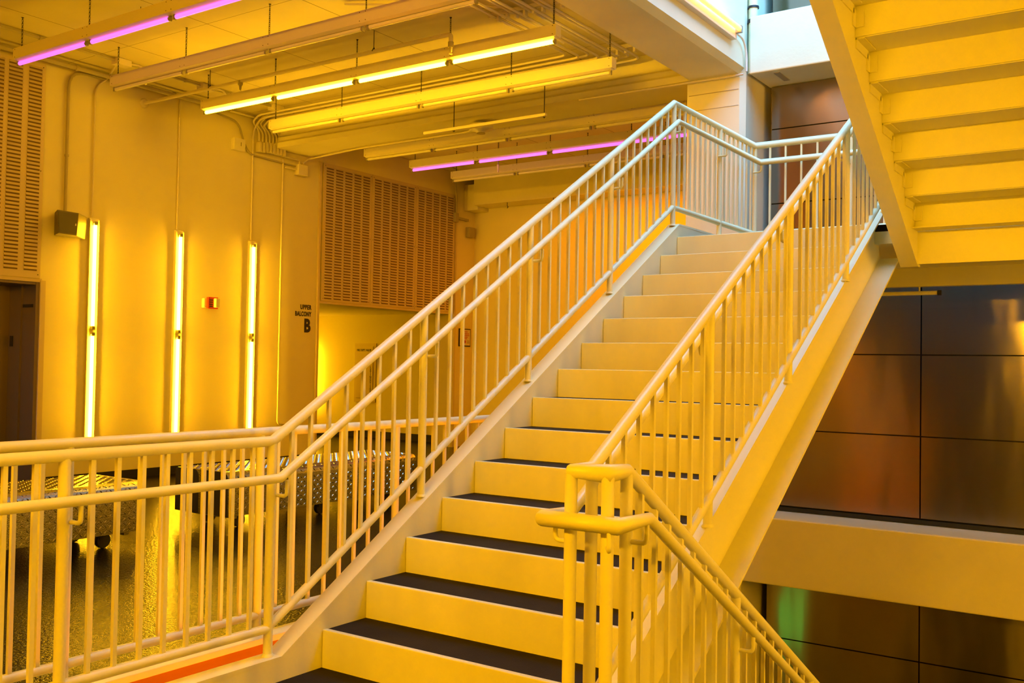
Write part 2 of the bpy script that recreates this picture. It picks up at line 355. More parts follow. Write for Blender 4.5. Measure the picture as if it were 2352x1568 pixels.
# ------------------------------------------------------------------ railings
RT = .0235; RH = .0205; RP = .0215
def fillbars(root, x0y0z, x1y1z, dbot, dtop=0, pitch=.114, r=.0085, n=None):
    a = Vector(x0y0z); b = Vector(x1y1z); L = math.hypot(b.x-a.x, b.y-a.y); n = n or max(1, round(L/pitch))-1
    along_y = abs(b.y-a.y) > abs(b.x-a.x)
    for i in range(1, n+1):
        p = a.lerp(b, i/(n+1)); MB().box(p.x-r, p.x+r, p.y-r, p.y+r, p.z+dbot, p.z+dtop).build('picket', 'paint', root)
def post(root, x, y, z0, z1, r=RP, foot=True):
    m = MB().tube([(x, y, z0), (x, y, z1)], r, 16)
    if foot: m.lathe([(r*1.28, 0), (r*1.28, .006), (r*1.02, .014)], (x, y, z0), 16)
    return m.build('post', 'paint', root)
def bracket(root, x, y, zh, dx, dy=0):
    m = MB().tube([(x, y, zh-.085), (x+dx, y+dy, zh-.085), (x+dx, y+dy, zh-.012)], .009, 8, fil=.022); return m.build('bracket', 'paint', root)
def rail(root, name, pts, r, fil=0): return MB().tube(pts, r, 16, fil=fil).build(name, 'paint', root)

# -- guard on the left of the main flight, round the upper landing
g1 = thing('guard_railing', 'front railing running along the lower landing and up the left of the wide flight', 'railing')
X = -.05; ztop = lambda y: 1.08+SL*(y+.29)
ZU = 3.584
rail(g1, 'top_rail', [(X, -3.2, 1.08), (X, -.29, 1.08), (X, 3.87, ZU), (X, 5.68, ZU), (3.40, 5.68, ZU)], RT)
XH = .03
ZHU = 3.405
rail(g1, 'handrail', [(XH, -3.2, .92), (XH, -.31, .92), (XH, 3.79, ZHU), (XH, 5.60, ZHU), (3.36, 5.60, ZHU)], RH)
rail(g1, 'bottom_rail', [(X, -3.2, .235), (X, -.30, .235)], RH)
rail(g1, 'bottom_rail', [(X, -.30, .235), (X, 3.87, .235+SL*4.17)], RH)
rail(g1, 'bottom_rail', [(X, 3.87, 2.735), (X, 5.68, 2.735), (3.4, 5.68, 2.735)], RH)
P1 = [-2.30, -1.29, -.29]
for y in P1: post(g1, X, y, .11, 1.07)
P2 = [.77, 1.80, 2.84, 3.87]
for y in P2: post(g1, X, y, .26+SL*y, ztop(y)-.01)
for y in (4.82, 5.68): post(g1, X, y, 2.604, ZU-.01)
for x in (.85, 1.75, 2.6, 3.35): post(g1, x, 5.68, 2.604, ZU-.01)
for a, b in zip(P1[:-1], P1[1:]): fillbars(g1, (X, a, 1.08), (X, b, 1.08), -.845, -.01, n=8)
pp = [-.29]+P2
for a, b in zip(pp[:-1], pp[1:]): fillbars(g1, (X, a, ztop(a)), (X, b, ztop(b)), -.845, -.01, n=8)
for a, b in ((3.87, 4.82), (4.82, 5.68)): fillbars(g1, (X, a, ZU), (X, b, ZU), -.845, -.01, n=8 if a < 4 else 7)
for a, b in ((X, .85), (.85, 1.75), (1.75, 2.6), (2.6, 3.35)): fillbars(g1, (a, 5.68, ZU), (b, 5.68, ZU), -.845, -.01, n=5)
for y in P1: bracket(g1, X, y+.02, .92, XH-X)
for y in P2: bracket(g1, X, y+.02, .92+SL*(y+.31), XH-X)
for y in (4.82, 5.66): bracket(g1, X, y-.03, ZHU, XH-X)
for x in (.85, 1.75, 2.6, 3.3): bracket(g1, x, 5.68, ZHU, 0, -.08)

# -- guard on the right of the main flight, looping into the descending one
XR = 1.617; XD = 1.757; YF = -.42; YB = -.285
g2 = thing('guard_railing', 'railing with doubled posts between the wide flight and the flight going down', 'railing')
zr = lambda y: 1.08+SL*(y-YB); zd = lambda y: 1.08-SL*(y-YB)
rail(g2, 'top_rail', [(XR, 3.9, zr(3.9)), (XR, YB, 1.08), (XR-.005, YF, 1.08)], RT)
rail(g2, 'top_rail', [(XR-.01, YF, 1.08), (XD, YF, 1.08), (XD, YB, 1.08), (XD, 3.9, zd(3.9))], RT)
hL = 1.55; hR = 1.838; hF = -.50
rail(g2, 'handrail', [(hL, 3.9, .92+SL*(3.9+.31)), (hL, -.31, .92), (hL, hF, .92), (hR, hF, .92), (hR, -.27, .92), (hR, 3.9, .92-SL*(3.9+.27))], RH)
rail(g2, 'bottom_rail', [(XR, YB, .235), (XR, 3.9, .235+SL*(3.9-YB))], RH)
rail(g2, 'bottom_rail', [(XD, YB, .235), (XD, 3.9, .235-SL*(3.9-YB))], RH)
for x, y in ((XR-.005, YF), (XR, YB), (XD, YF), (XD, YB)): post(g2, x, y, 0 if y == YF else .02, 1.07, r=.0225)
PR = [.80, 1.86, 2.92, 3.86]
for y in PR: post(g2, XR-.02, y, .26+SL*y-.01, zr(y)-.01)
pp = [YB]+PR
for a, b in zip(pp[:-1], pp[1:]): fillbars(g2, (XR, a, zr(a)), (XR, b, zr(b)), -.845, -.01, n=8)
PD = [.74, 1.77, 2.80, 3.80]; pp = [YB]+PD
for y in PD: post(g2, XD, y, .10-SL*y, zd(y)-.01)
for a, b in zip(pp[:-1], pp[1:]): fillbars(g2, (XD, a, zd(a)), (XD, b, zd(b)), -.845, -.01, n=8)
for y in PR[:3]: bracket(g2, XR-.02, y, .92+SL*(y+.31), hL-XR+.02)
for y in PD: bracket(g2, XD, y, .92-SL*(y+.27), hR-XD)
bracket(g2, XR, YF, .92, hL-XR); bracket(g2, XD, YF, .92, .055, -.085); bracket(g2, XD, YB, .92, hR-XD)

# -- guard at the edge of the hall floor
g3 = thing('guard_railing', 'rear railing standing on the edge of the dark hall floor behind the front one', 'railing')
X3 = -.47
rail(g3, 'top_rail', [(X3, -2.6, 1.085), (X3, 5.9, 1.085)], RT)
rail(g3, 'bottom_rail', [(X3, -2.6, .17), (X3, 5.9, .17)], RH)
P3 = [-2.05+1.03*i for i in range(8)]
for y in P3: post(g3, X3, y, .075, 1.07)
for a, b in zip(P3[:-1], P3[1:]): fillbars(g3, (X3, a, 1.085), (X3, b, 1.085), -.915, -.01, n=8, r=.0085)

# ------------------------------------------------------------------ tube lights
MOD = 1.232
def ceiling_row(y, lit, nmod, label, zt=4.345, x0=-6.20):
    r = thing('tube_light_fixture', label, 'light', 'ceiling tube light rows')
    x1 = x0+nmod*MOD
    hb = MB().box(x0, x1, y-.045, y+.045, zt+.035, zt+.145)
    h_ = hb.build('housing', 'fixture', r, bevel=.004)
    MB().prism([(y-.044, zt+.035), (y+.044, zt+.035), (y+.013, zt+.008+.012), (y-.013, zt+.008+.012)], 'x', x0+.02, x1-.02).build('reflector', 'fixture', r)
    sc_ = MB()
    for i in range(nmod+1):
        for dx in (-.035, .035):
            for dz_ in (.055, .13):
                xx = x0+i*MOD+dx
                if x0 < xx < x1: sc_.lathe([(.0045, -.0465), (.0045, -.045)], (xx, y, zt+dz_-.0), 6, 'y')
    sc_.build('screws', 'dark', h_)
    for i in range(nmod):
        a = x0+i*MOD+.03; b = a+MOD-.06
        MB().tube([(a+.018, y, zt), (b-.018, y, zt)], .0185, 12).build('tube', {'y': 'yel_c', 'p': 'pink', 'o': 'tube_off'}[lit], r)
        for xx, s_ in ((a, 1), (b, -1)):
            MB().tube([(xx, y, zt), (xx+s_*.018, y, zt)], .019, 12).box(xx-.012, xx+.002, y-.014, y+.014, zt-.022, zt+.036).build('lamp_holder', 'cap', r)
    for i in range(nmod+1):
        xx = min(max(x0+i*MOD, x0+.08), x1-.05); c = MB(); z = zt+.145
        while z < CZ-.01:
            k = int((z-zt)*1000) % 2
            c.tube([(xx-.006, y, z), (xx-.006, y, z+.020), (xx+.006, y, z+.020), (xx+.006, y, z), (xx-.006, y, z)] if c.v and len(c.v) % 2 else [(xx, y-.006, z), (xx, y-.006, z+.022), (xx, y+.006, z+.022), (xx, y+.006, z), (xx, y-.006, z)], .0022, 5); z += .019
        c.lathe([(.012, 0), (.012, .004)], (xx, y, CZ-.006), 8)
        c.build('chain', 'chain', r)
    return seat(r)
ceiling_row(1.80, 'p', 4, 'glowing pink tube row at the top left corner, nearest the viewer')
ceiling_row(2.86, 'o', 4, 'unlit tube row between the near pink row and the glowing yellow row')
ceiling_row(4.04, 'y', 4, 'glowing yellow tube row hung across the middle of the ceiling', 4.355)
ceiling_row(5.08, 'o', 4, 'unlit tube row hung in front of the stepped cross beam', 4.34)
ceiling_row(6.82, 'o', 4, 'unlit tube row just behind the stepped cross beam', 4.31)
ceiling_row(7.80, 'p', 4, 'far glowing pink tube row behind the stair railing', 4.325)
ceiling_row(8.80, 'o', 4, 'unlit tube row before the far orange-lit beam', 4.33)
def wall_tube(y, label, z0=.46, x=FX):
    r = thing('tube_light_fixture', label, 'light', 'vertical yellow tube lights on the wall')
    MB().box(x, x+.028, y-.06, y+.06, z0, z0+2.62).build('housing', 'fixture', r, bevel=.004)
    for k in (0, 1):
        a = z0+.05+k*1.295; b = a+1.22
        MB().tube([(x+.055, y, a+.01), (x+.055, y, b-.01)], .019, 12).build('tube', 'yel', r)
        for zz in (a, b): MB().box(x+.028, x+.078, y-.018, y+.018, zz-.03, zz+.012).build('lamp_holder', 'cap', r)
    gd = MB()
    for sg in (-1, 1):
        gd.box(x+.020, x+.045, min(y+sg*.056, y+sg*.060), max(y+sg*.056, y+sg*.060), z0+.02, z0+2.6)
    for i in range(18): gd.box(x+.043, x+.047, y-.062, y-.054, z0+.06+i*.145, z0+.066+i*.145).box(x+.028, x+.047, y+.0545, y+.062, z0+.06+i*.145, z0+.068+i*.145)
    gd.build('side_guard', 'fixture', r)
    return seat(r)
wall_tube(3.29, 'vertical yellow tube light beside the wall speaker')
wall_tube(4.47, 'vertical yellow tube light between the speaker side tube and the red alarm')
wall_tube(5.655, 'vertical yellow tube light between the red alarm and the balcony lettering')
# tube in the side corridor, behind the wall corner
cf = thing('tube_light_fixture', 'yellow tube light tucked round the corner inside the side corridor', 'light')
MB().box(-11.27, -11.19, 10.70, 10.75, .35, 1.95).build('housing', 'fixture', cf)
MB().tube([(-11.235, 10.67, .5), (-11.235, 10.67, 1.75)], .019, 12).build('tube', 'yel', cf); seat(cf)
# orange tube on the side of the big beam
of = thing('tube_light_fixture', 'glowing orange tube in a ribbed cover on the side of the big white beam', 'light')
zo = 4.735
MB().box(-.30, -.24, 3.1, 5.66, zo-.09, zo+.045).build('housing', 'fixture', of, bevel=.004)
MB().tube([(-.20, 3.15, zo-.0), (-.20, 4.36, zo)], .024, 12).tube([(-.20, 4.42, zo), (-.20, 5.62, zo)], .024, 12).build('tube', 'orange', of)
MB().box(-.26, -.18, 5.62, 5.66, zo-.035, zo+.03).build('lamp_holder', 'cap', of); seat(of)

# ------------------------------------------------------------------ conduits and pipes
def pipe(name, pts, r, label, cat='pipe', m='conduit', fil=.12, group=None, clips=()):
    rt_ = thing(name, label, cat, group)
    MB().tube(pts, r, 12, fil=fil).build('pipe_run', m, rt_)
    for c, ax in clips:
        MB().lathe([(r*1.35, -.012), (r*1.35, .012)], c, 12, ax).build('clamp', m, rt_)
    return seat(rt_)
WX = FX+.03
pipe('conduit', [(WX+.01, 2.92, 3.09), (WX+.01, 2.92, 4.74), (WX+.01, 3.55, 4.74)], .018, 'dark curved conduit dropping to the wall speaker', m='pipe', fil=.22, clips=[((WX+.01, 2.92, 3.75), 'z')])
pipe('conduit', [(WX, 3.26, 3.09), (WX, 3.26, 4.62), (WX, 3.42, 4.76), (-6.55, 3.12, 4.765)], .011, 'thin conduit feeding the vertical tube next to the speaker', fil=.12, clips=[((WX, 3.26, 3.7), 'z'), ((WX, 3.26, 4.45), 'z')])
pipe('conduit', [(WX, 4.43, 3.09), (WX, 4.43, 4.74)], .011, 'straight thin conduit above the middle vertical tube', clips=[((WX, 4.43, 3.62), 'z'), ((WX, 4.43, 4.5), 'z')])
pipe('conduit', [(WX, 5.62, 3.09), (WX, 5.62, 4.60), (-7.0, 5.60, 4.74), (-6.5, 5.45, 4.76)], .012, 'thin conduit above the vertical tube nearest the lettering', fil=.12, clips=[((WX, 5.62, 3.55), 'z'), ((WX, 5.62, 4.5), 'z')])
pipe('conduit', [(WX, 6.165, 4.30), (WX, 6.165, .56), (WX, 6.30, .56)], .013, 'pale conduit running down beside the balcony lettering and hooking at its foot', fil=.06, clips=[((WX, 6.165, 3.6), 'z'), ((WX, 6.165, 2.6), 'z'), ((WX, 6.165, 1.3), 'z')])
pipe('conduit', [(WX, 5.0, 4.70), (WX, 5.36, 4.66), (WX, 5.46, 4.40), (WX, 5.56, 4.26), (WX, 6.40, 4.24)], .013, 'sagging flexible conduit curving below the conduit bundle', m='pipe', fil=.12)
pipe('water_pipe', [(-6.98, -2, 4.72), (-6.98, 5.05, 4.72)], .026, 'dark pipe running along the wall just under the ceiling', m='pipe', clips=[((-6.98, y, 4.72), 'y') for y in (1.2, 2.9, 4.2)])
pipe('conduit', [(-7.1, -2, 4.755), (-7.1, 5.75, 4.755)], .014, 'thin conduit in the corner between tube wall and ceiling')
pipe('conduit', [(-6.50, -2, 4.775), (-6.50, 5.40, 4.775)], .016, 'conduit clipped to the ceiling crossing above the row ends', m='pipe', clips=[((-6.5, y, 4.775), 'y') for y in (2.2, 4.0)])
for i, (y, t) in enumerate(((3.15, 'junction box on the ceiling above the near pink row end'), (4.30, 'junction box on the ceiling above the yellow row end'), (5.42, 'junction box on the ceiling at the conduit bundle'))):
    j = thing('junction_box', t, 'electrical box', 'ceiling junction boxes')
    MB().box(-6.56, -6.44, y-.09, y+.09, CZ-.07, CZ).build('body', 'conduit', j, bevel=.004)
    MB().tube([(-6.46, y+.09, CZ-.035), (-6.40, y+.20, CZ-.035), (-6.36, y+.22, CZ-.25)], .012, 8, fil=.06).build('whip', 'conduit', j)
    seat(j)
# sprinkler pipe
sp = thing('sprinkler_pipe', 'sprinkler pipe crossing under the ceiling ahead of the glowing yellow row', 'pipe')
MB().tube([(-7.19, 3.93, 4.585), (-2.41, 3.93, 4.585), (-2.41, 3.93, 4.46)], .021, 12, fil=.03).build('pipe_run', 'conduit', sp)
MB().lathe([(.06, 0), (.06, .012), (.03, .02)], (-7.199, 3.93, 4.585), 14, 'x').build('wall_flange', 'conduit', sp)
for x in (-5.42, -2.41):
    hd = MB().lathe([(.028, .0), (.028, .05)], (x, 3.93, 4.545 if x < -5 else 4.46), 10).lathe([(.012, -.05), (.014, -.02), (.020, 0)], (x, 3.93, 4.545 if x < -5 else 4.46), 10)
    hd.lathe([(.020, -.065), (.006, -.058), (.004, -.03)], (x, 3.93, 4.545 if x < -5 else 4.46), 10).build('sprinkler_head', 'pipe', sp)
for x in (-5.95, -3.4): MB().tube([(x, 3.93, 4.60), (x, 3.93, CZ)], .004, 6).tube([(x, 3.905, 4.585), (x, 3.93, 4.62), (x, 3.955, 4.585)], .006, 6).build('hanger', 'chain', sp)
seat(sp)
# bundle of conduits from the big beam to the wall
nb = 8
desc = ['outermost, nearest the tube light rows', 'second', 'third', 'fourth', 'fifth', 'sixth', 'seventh', 'innermost, nearest the big beam']
for i in range(nb):
    xx = -1.98+.085*i if i else -2.02
    yy = 5.43+.062*i; zz = 4.70 if i % 2 else 4.725
    fy = 5.70+.062*i
    c = thing('conduit', 'bundle conduit bending from beam to wall, ' + desc[i], 'pipe', 'bundle of conduits under the ceiling')
    MB().tube([(xx, -2.0, zz), (xx, yy, zz), (-6.85, yy, zz), (-7.12, (yy+fy)/2, zz-.03), (-7.14, fy, 4.60), (-7.14, fy, 4.46)], .0135, 10, fil=.11).build('pipe_run', 'conduit', c)
    z0 = 4.33 if i > 1 else 4.31
    MB().prism([(fy-.021, z0), (fy+.021, z0), (fy+.021, z0+.11), (fy+.012, z0+.14), (fy-.012, z0+.14), (fy-.021, z0+.11)], 'x', -7.19, -7.10).build('conduit_fitting', 'conduit', c, bevel=.005)
    seat(c)
for (y, x0, x1) in ((4.12, -2.1, -1.25), (5.58, -1.62, -1.30), (2.0, -2.1, -1.25)):
    s_ = MB().box(x0, x1, y-.02, y+.02, 4.735, 4.775)
    for i in range(int((x1-x0-.12)/.1)+1): s_.box(x0+.1+.1*i, x0+.125+.1*i, y-.022, y+.022, 4.68, 4.735)
    for x in (x0+.03, x1-.03): s_.box(x-.004, x+.004, y-.004, y+.004, 4.76, CZ)
    tag(s_.build('strut_channel', 'conduit'), 'steel strut carrying the conduits ' + {4.12: 'above the end of the glowing yellow row', 5.58: 'where they bend towards the wall', 2.0: 'near the top edge of the view'}[y], 'bracket')
# conduits along the cross beam: clamps
pipe('conduit', [(-1.75, 4.9, 4.66), (-1.75, 4.0, 4.74), (-3.1, 3.2, 4.78)], .012, 'thin conduit slanting across the ceiling above the yellow row end', fil=.2)
# wall boxes
sb = thing('wall_switch_box', 'square white box with a slot, left of the conduit bundle', 'electrical box')
MB().box(FX, FX+.07, 5.27, 5.46, 4.27, 4.43).build('body', 'smoke', sb, bevel=.005); MB().box(FX+.07, FX+.073, 5.38, 5.386, 4.33, 4.38).build('slot', 'dark', sb); seat(sb)
jb = thing('junction_box', 'square junction box under the right end of the conduit bundle', 'electrical box')
MB().box(FX, FX+.10, 6.40, 6.58, 4.12, 4.27).build('body', 'conduit', jb, bevel=.006); MB().tube([(FX+.05, 6.46, 4.26), (FX+.05, 6.46, 4.33), (FX+.05, 5.75, 4.345)], .014, 10, fil=.03).tube([(FX+.05, 6.40, 4.19), (FX+.05, 6.20, 4.19)], .014, 10).build('pipe_stub', 'conduit', jb); seat(jb)
pipe('conduit', [(FX+.05, 6.52, 4.30), (FX+.05, 6.62, 4.38), (-6.0, 6.50, 4.39), (-4.15, 6.50, 4.39), (-3.90, 6.36, 4.40)], .011, 'thin conduit along the underside of the stepped beam to the round detector', fil=.1)
# thin light strip hung on rods
ts = thing('track_bar', 'slim white bar hung on two black rods in front of the stepped beam', 'light')
MB().box(-4.38, -2.60, 5.90, 5.94, 4.265, 4.295).box(-4.36, -2.62, 5.89, 5.95, 4.258, 4.265).build('bar', 'fixture', ts)
for x in (-3.92, -2.625): MB().tube([(x, 5.92, 4.24), (x, 5.92, CZ)], .005, 8).lathe([(.014, 0), (.014, .006)], (x, 5.92, 4.25), 8).build('rod', 'dark', ts)
seat(ts)
# detectors
d1 = thing('smoke_detector', 'wide round white detector under the stepped beam', 'detector')
MB().lathe([(.05, .0), (.055, .012), (.15, .05), (.155, .085), (.12, .11)], (-3.78, 6.28, 4.285), 24).build('body', 'smoke', d1); MB().lathe([(.055, -.008), (.05, .005)], (-3.78, 6.28, 4.285), 20).build('sensor', 'pipe', d1); seat(d1)
d2 = thing('smoke_detector', 'small conical detector on the ceiling above the far pink row', 'detector')
c2 = (-3.50, 8.10, CZ-.14)
MB().lathe([(.03, 0), (.045, .02), (.05, .045), (.09, .06), (.09, .075), (.06, .08), (.06, .14)], c2, 20).build('body', 'smoke', d2); MB().lathe([(.015, -.012), (.028, 0)], c2, 14).build('sensor', 'pipe', d2); seat(d2)
# pipe work by far pilaster
pipe('conduit', [(-6.75, 9.3, 4.74), (-6.75, 9.7, 4.70), (-7.12, 10.05, 4.66), (-7.14, 10.13, 4.35), (-7.14, 10.13, 4.05)], .018, 'bent conduit beside the louvre panels below the far beam', m='pipe', fil=.15)
jf = thing('junction_box', 'small box low on the pilaster beside the far orange-lit beam', 'electrical box')
MB().box(FX, FX+.08, 10.08, 10.18, 3.92, 4.08).box(FX, FX+.06, 10.18, 10.5, 3.98, 4.02).box(FX, FX+.09, 10.48, 10.64, 3.70, 3.88).build('body', 'pipe', jf, bevel=.006); seat(jf)
pipe('conduit', [(-6.6, 9.55, 4.785), (-.95, 9.55, 4.785)], .016, 'dark pipe running above the unlit row before the far beam', m='pipe')
# sprinkler drops in the far bay
for x, t in ((-4.84, 'first'), (-2.38, 'second')):
    s_ = thing('sprinkler_drop', 'orange sprinkler drop beside the far pink row, %s joint from the left' % t, 'sprinkler')
    MB().tube([(x+.10, 8.0, CZ), (x+.10, 8.0, 4.30)], .009, 8).build('drop_pipe', 'pipe', s_); MB().lathe([(.012, -.06), (.014, 0), (.02, .05)], (x+.10, 8.0, 4.25), 10).build('head', 'conduit', s_); seat(s_)
# hooks under far beam
for x, t in ((-6.2, 'left'), (-5.27, 'right')):
    tag(MB().tube([(x, 10.33, 4.22), (x, 10.33, 4.16)], .006, 6).tube([(x, 10.33, 4.16), (x+.02, 10.33, 4.14), (x, 10.33, 4.12)], .006, 6).build('ceiling_hook', 'dark'), 'small dark hook under the far beam, %s of the pair' % t, 'hook', 'hooks under the far beam')
# eye hooks under the near ceiling
for k, (x, y, t) in enumerate(((-4.45, 2.25, 'largest ring, below the joint of the near pink row'), (-5.35, 2.32, 'small ring by the first pink tube joint'), (-4.85, 2.25, 'small ring below the middle pink tube'), (-3.85, 2.2, 'left ring of the pair under the second pink joint'), (-3.77, 2.2, 'right ring of the pair under the second pink joint'))):
    r_ = .03 if k == 0 else .018
    h_ = MB().tube([(x, y, CZ), (x, y, CZ-.05)], .003, 6)
    h_.tube([(x+r_*math.sin(2*math.pi*i/10), y, CZ-.05-r_+r_*math.cos(2*math.pi*i/10)) for i in range(11)], .004, 6, cap=False)
    tag(h_.build('eye_hook', 'chain'), 'dark eye hook in the ceiling, ' + t, 'hook', 'eye hooks in the ceiling')

# ------------------------------------------------------------------ louvre panels
def louvre(name, label, y0, y1, z0, z1, cols, zl0, zl1, pitch=.043, x=FX):
    r = thing(name, label, 'vent panel')
    MB().box(x+.004, x+.028, y0, y1, z0, z1).build('panel', 'louver', r, bevel=.003)
    s_ = MB(); d_ = MB()
    for (a, b) in cols:
        z = zl0
        while z < zl1:
            s_.prism([(x+.028, z+.010), (x+.028, z+.020), (x+.043, z+.002), (x+.043, z-.004), (x+.039, z-.004)], 'y', a, b)
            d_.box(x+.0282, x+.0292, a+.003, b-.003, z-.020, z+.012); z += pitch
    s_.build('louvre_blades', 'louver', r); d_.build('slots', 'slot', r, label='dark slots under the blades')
    sc_ = MB()
    for yy in (y0+.03, y1-.03):
        for zz in (z0+.04, (z0+z1)/2, z1-.04): sc_.lathe([(.006, 0), (.006, .003)], (x+.028, yy, zz), 6, 'x')
    sc_.build('screws', 'dark', r)
    return seat(r)
def cols5(a, b, n=5, gap=.042, m=.055):
    wd = (b-a-2*m-(n-1)*gap)/n; return [(a+m+i*(wd+gap), a+m+i*(wd+gap)+wd) for i in range(n)]
ye = [6.965, 8.02, 9.09, 10.14]
for i, t in enumerate(('left', 'middle', 'right')):
    louvre('louvre_panel', 'slotted steel vent panel over the corridor opening, %s of the three' % t, ye[i]+.004, ye[i+1]-.004, 2.345, 4.40, cols5(ye[i], ye[i+1]), 2.40, 4.36)
louvre('louvre_panel', 'tall slotted vent panel above the elevator recess at the left edge', 1.55, 2.655, 2.32, 4.72, [(1.62, 1.78), (1.83, 1.99), (2.03, 2.19), (2.235, 2.395), (2.46, 2.615)], 2.42, 4.66)
struct('trim_6', MB().box(FX, FX+.02, 6.93, 10.15, 2.31, 2.345).box(FX, FX+.02, .8, 2.68, 2.28, 2.32), 'louver')

# ------------------------------------------------------------------ elevator recess
ev = thing('elevator', 'brown steel elevator front in the recess at the left edge', 'elevator')
MB().box(-7.70, FX+.01, 2.62, 2.68, 0, 2.28).box(-7.70, -7.455, 2.60, 2.62, 0, 2.28).build('jamb', 'steel', ev)
MB().box(-7.75, -7.70, 1.7, 2.62, 0, 2.28).build('door', 'steel', ev)
MB().box(-7.75, -7.70, .8, 1.695, 0, 2.28).build('door', 'steel', ev)
MB().box(-7.70, FX, .8, 2.62, 2.25, 2.28).build('head', 'steel', ev)
MB().box(-7.44, -7.24, 2.612, 2.62, 2.00, 2.035).build('name_plate', 'black', ev)
MB().box(-7.66, -7.60, 2.592, 2.60, 1.56, 1.68).build('call_button_plate', 'black', ev); seat(ev)

# ------------------------------------------------------------------ speaker, alarm, cabinet, signs
sk = thing('wall_speaker', 'grey wall speaker angled out beside the first vertical tube', 'speaker')
zb, zt_ = 2.82, 3.08
FA = (-6.93, 2.69); FB = (-6.96, 2.965)
def ring(k, z): return [(FX+.03, 2.80, z), (FA[0], FA[1]+k, z), (FB[0], FB[1]-k, z), (FX+.03, 3.20-k, z)]
v_ = ring(.02, zb)+ring(0, zt_)
MB().add(v_, [(3, 2, 1, 0), (4, 5, 6, 7), (0, 1, 5, 4), (1, 2, 6, 5), (2, 3, 7, 6), (3, 0, 4, 7)]).box(FX, FX+.03, 2.9, 3.02, 2.88, 3.0).build('cabinet', 'spk_side', sk, bevel=.005)
gv = [(FA[0]+.004, FA[1]+.03, zb+.018), (FB[0]+.004, FB[1]-.03, zb+.018), (FB[0]+.004, FB[1]-.012, zt_-.018), (FA[0]+.004, FA[1]+.012, zt_-.018)]
MB().add(gv+[(x-.008, y+.002, z) for x, y, z in gv], [(0, 1, 2, 3), (7, 6, 5, 4), (0, 4, 5, 1), (1, 5, 6, 2), (2, 6, 7, 3), (3, 7, 4, 0)]).build('grille', 'speaker', sk)
MB().box(FB[0]+.003, FB[0]+.007, FB[1]-.055, FB[1]-.03, 2.93, 2.955).build('badge', 'smoke', sk); seat(sk)
al = thing('fire_alarm', 'small red alarm with pale strobe lens on the wall between the vertical tubes', 'alarm')
ay = 4.97
MB().box(FX, FX+.05, ay-.11, ay+.01, 2.125, 2.245).build('back_box', 'lens', al, bevel=.004)
MB().box(FX+.05, FX+.085, ay-.075, ay+.085, 2.115, 2.265).build('body', 'red', al, bevel=.004)
gr = MB()
for i in range(4): gr.box(FX+.085, FX+.090, ay-.055, ay-.005, 2.135+.028*i, 2.150+.028*i)
gr.build('horn_grille', 'dark', al); MB().box(FX+.085, FX+.135, ay+.01, ay+.075, 2.13, 2.25).build('strobe_lens', 'lens', al, bevel=.006); seat(al)

def text_mesh(name, body, size, m, origin, right, upv, depth=.003, sx=1, align='LEFT', parent=None, bold=.0, spacing=1):
    cu = bpy.data.curves.new(name, 'FONT'); cu.body = body; cu.size = size; cu.align_x = align; cu.extrude = depth/2; cu.offset = bold; cu.space_character = spacing; cu.resolution_u = 3
    t = bpy.data.objects.new(name, cu); COL.objects.link(t); bpy.context.view_layer.update()
    me = bpy.data.meshes.new_from_object(t.evaluated_get(bpy.context.evaluated_depsgraph_get()))
    COL.objects.unlink(t); bpy.data.objects.remove(t); bpy.data.curves.remove(cu)
    r_ = Vector(right); u_ = Vector(upv); n_ = r_.cross(u_)
    mx = Matrix(((r_.x*sx, u_.x, n_.x, origin[0]), (r_.y*sx, u_.y, n_.y, origin[1]), (r_.z*sx, u_.z, n_.z, origin[2]), (0, 0, 0, 1)))
    me.transform(mx); me.materials.clear(); me.materials.append(M[m]); me.name = name
    o = bpy.data.objects.new(name, me); COL.objects.link(o)
    if parent: o.parent = parent
    return o
wlt = thing('wall_lettering', 'black sign lettering on the wall at the corridor corner naming the balcony', 'sign')
YR = 6.795
for body, z, size, sx, b_ in (('UPPER', 2.205, .092, .76, .0035), ('BALCONY', 2.105, .092, .68, .0035), ('B', 1.88, .262, .84, .012)):
    text_mesh('lettering', body, size, 'black', (FX+.0022, YR-(0 if body != 'B' else .012), z), (0, 1, 0), (0, 0, 1), .003, sx, 'RIGHT', wlt, b_, 1.12 if len(body) > 1 else 1)
seat(wlt)
# fire valve cabinet on the corridor wall
fc = thing('fire_valve_cabinet', 'recessed metal fire valve cabinet on the corridor wall', 'cabinet')
cx0, cx1 = -10.06, -9.50; CY = 10.75
MB().box(cx0, cx1, CY-.025, CY, .68, 1.82).build('frame', 'louver', fc, bevel=.003)
MB().box(cx0+.05, cx1-.07, CY-.038, CY-.025, .76, 1.76).build('door', 'louver', fc, bevel=.003)
MB().box(cx0+.06, cx0+.085, CY-.05, CY-.038, 1.22, 1.30).build('latch', 'dark', fc)
text_mesh('lettering', 'FIRE DEPT. VALVE', .062, 'black', (cx0+.07, CY-.0395, 1.665), (1, 0, 0), (0, 0, 1), .002, .78, 'LEFT', fc, .0012)
t_ = "FIRE EXTINGUISHER"
for i, ch in enumerate(t_):
    if ch != ' ': text_mesh('lettering', ch, .062, 'black', (cx1-.12, CY-.0395, 1.56-.046*i), (1, 0, 0), (0, 0, 1), .002, .95, 'CENTER', fc, .001)
seat(fc)
sg = thing('notice_sign', 'black framed notice on the pilaster past the louvre panels, with red print', 'sign')
y0, y1, z0, z1 = 10.27, 10.70, 1.76, 2.075
y0, y1 = 10.33, 10.66
MB().box(FX, FX+.018, y0, y1, z0, z1).build('frame', 'black', sg, bevel=.002)
MB().box(FX+.018, FX+.020, y0+.018, y1-.018, z0+.018, z1-.018).build('paper', 'paper', sg)
pt = MB()
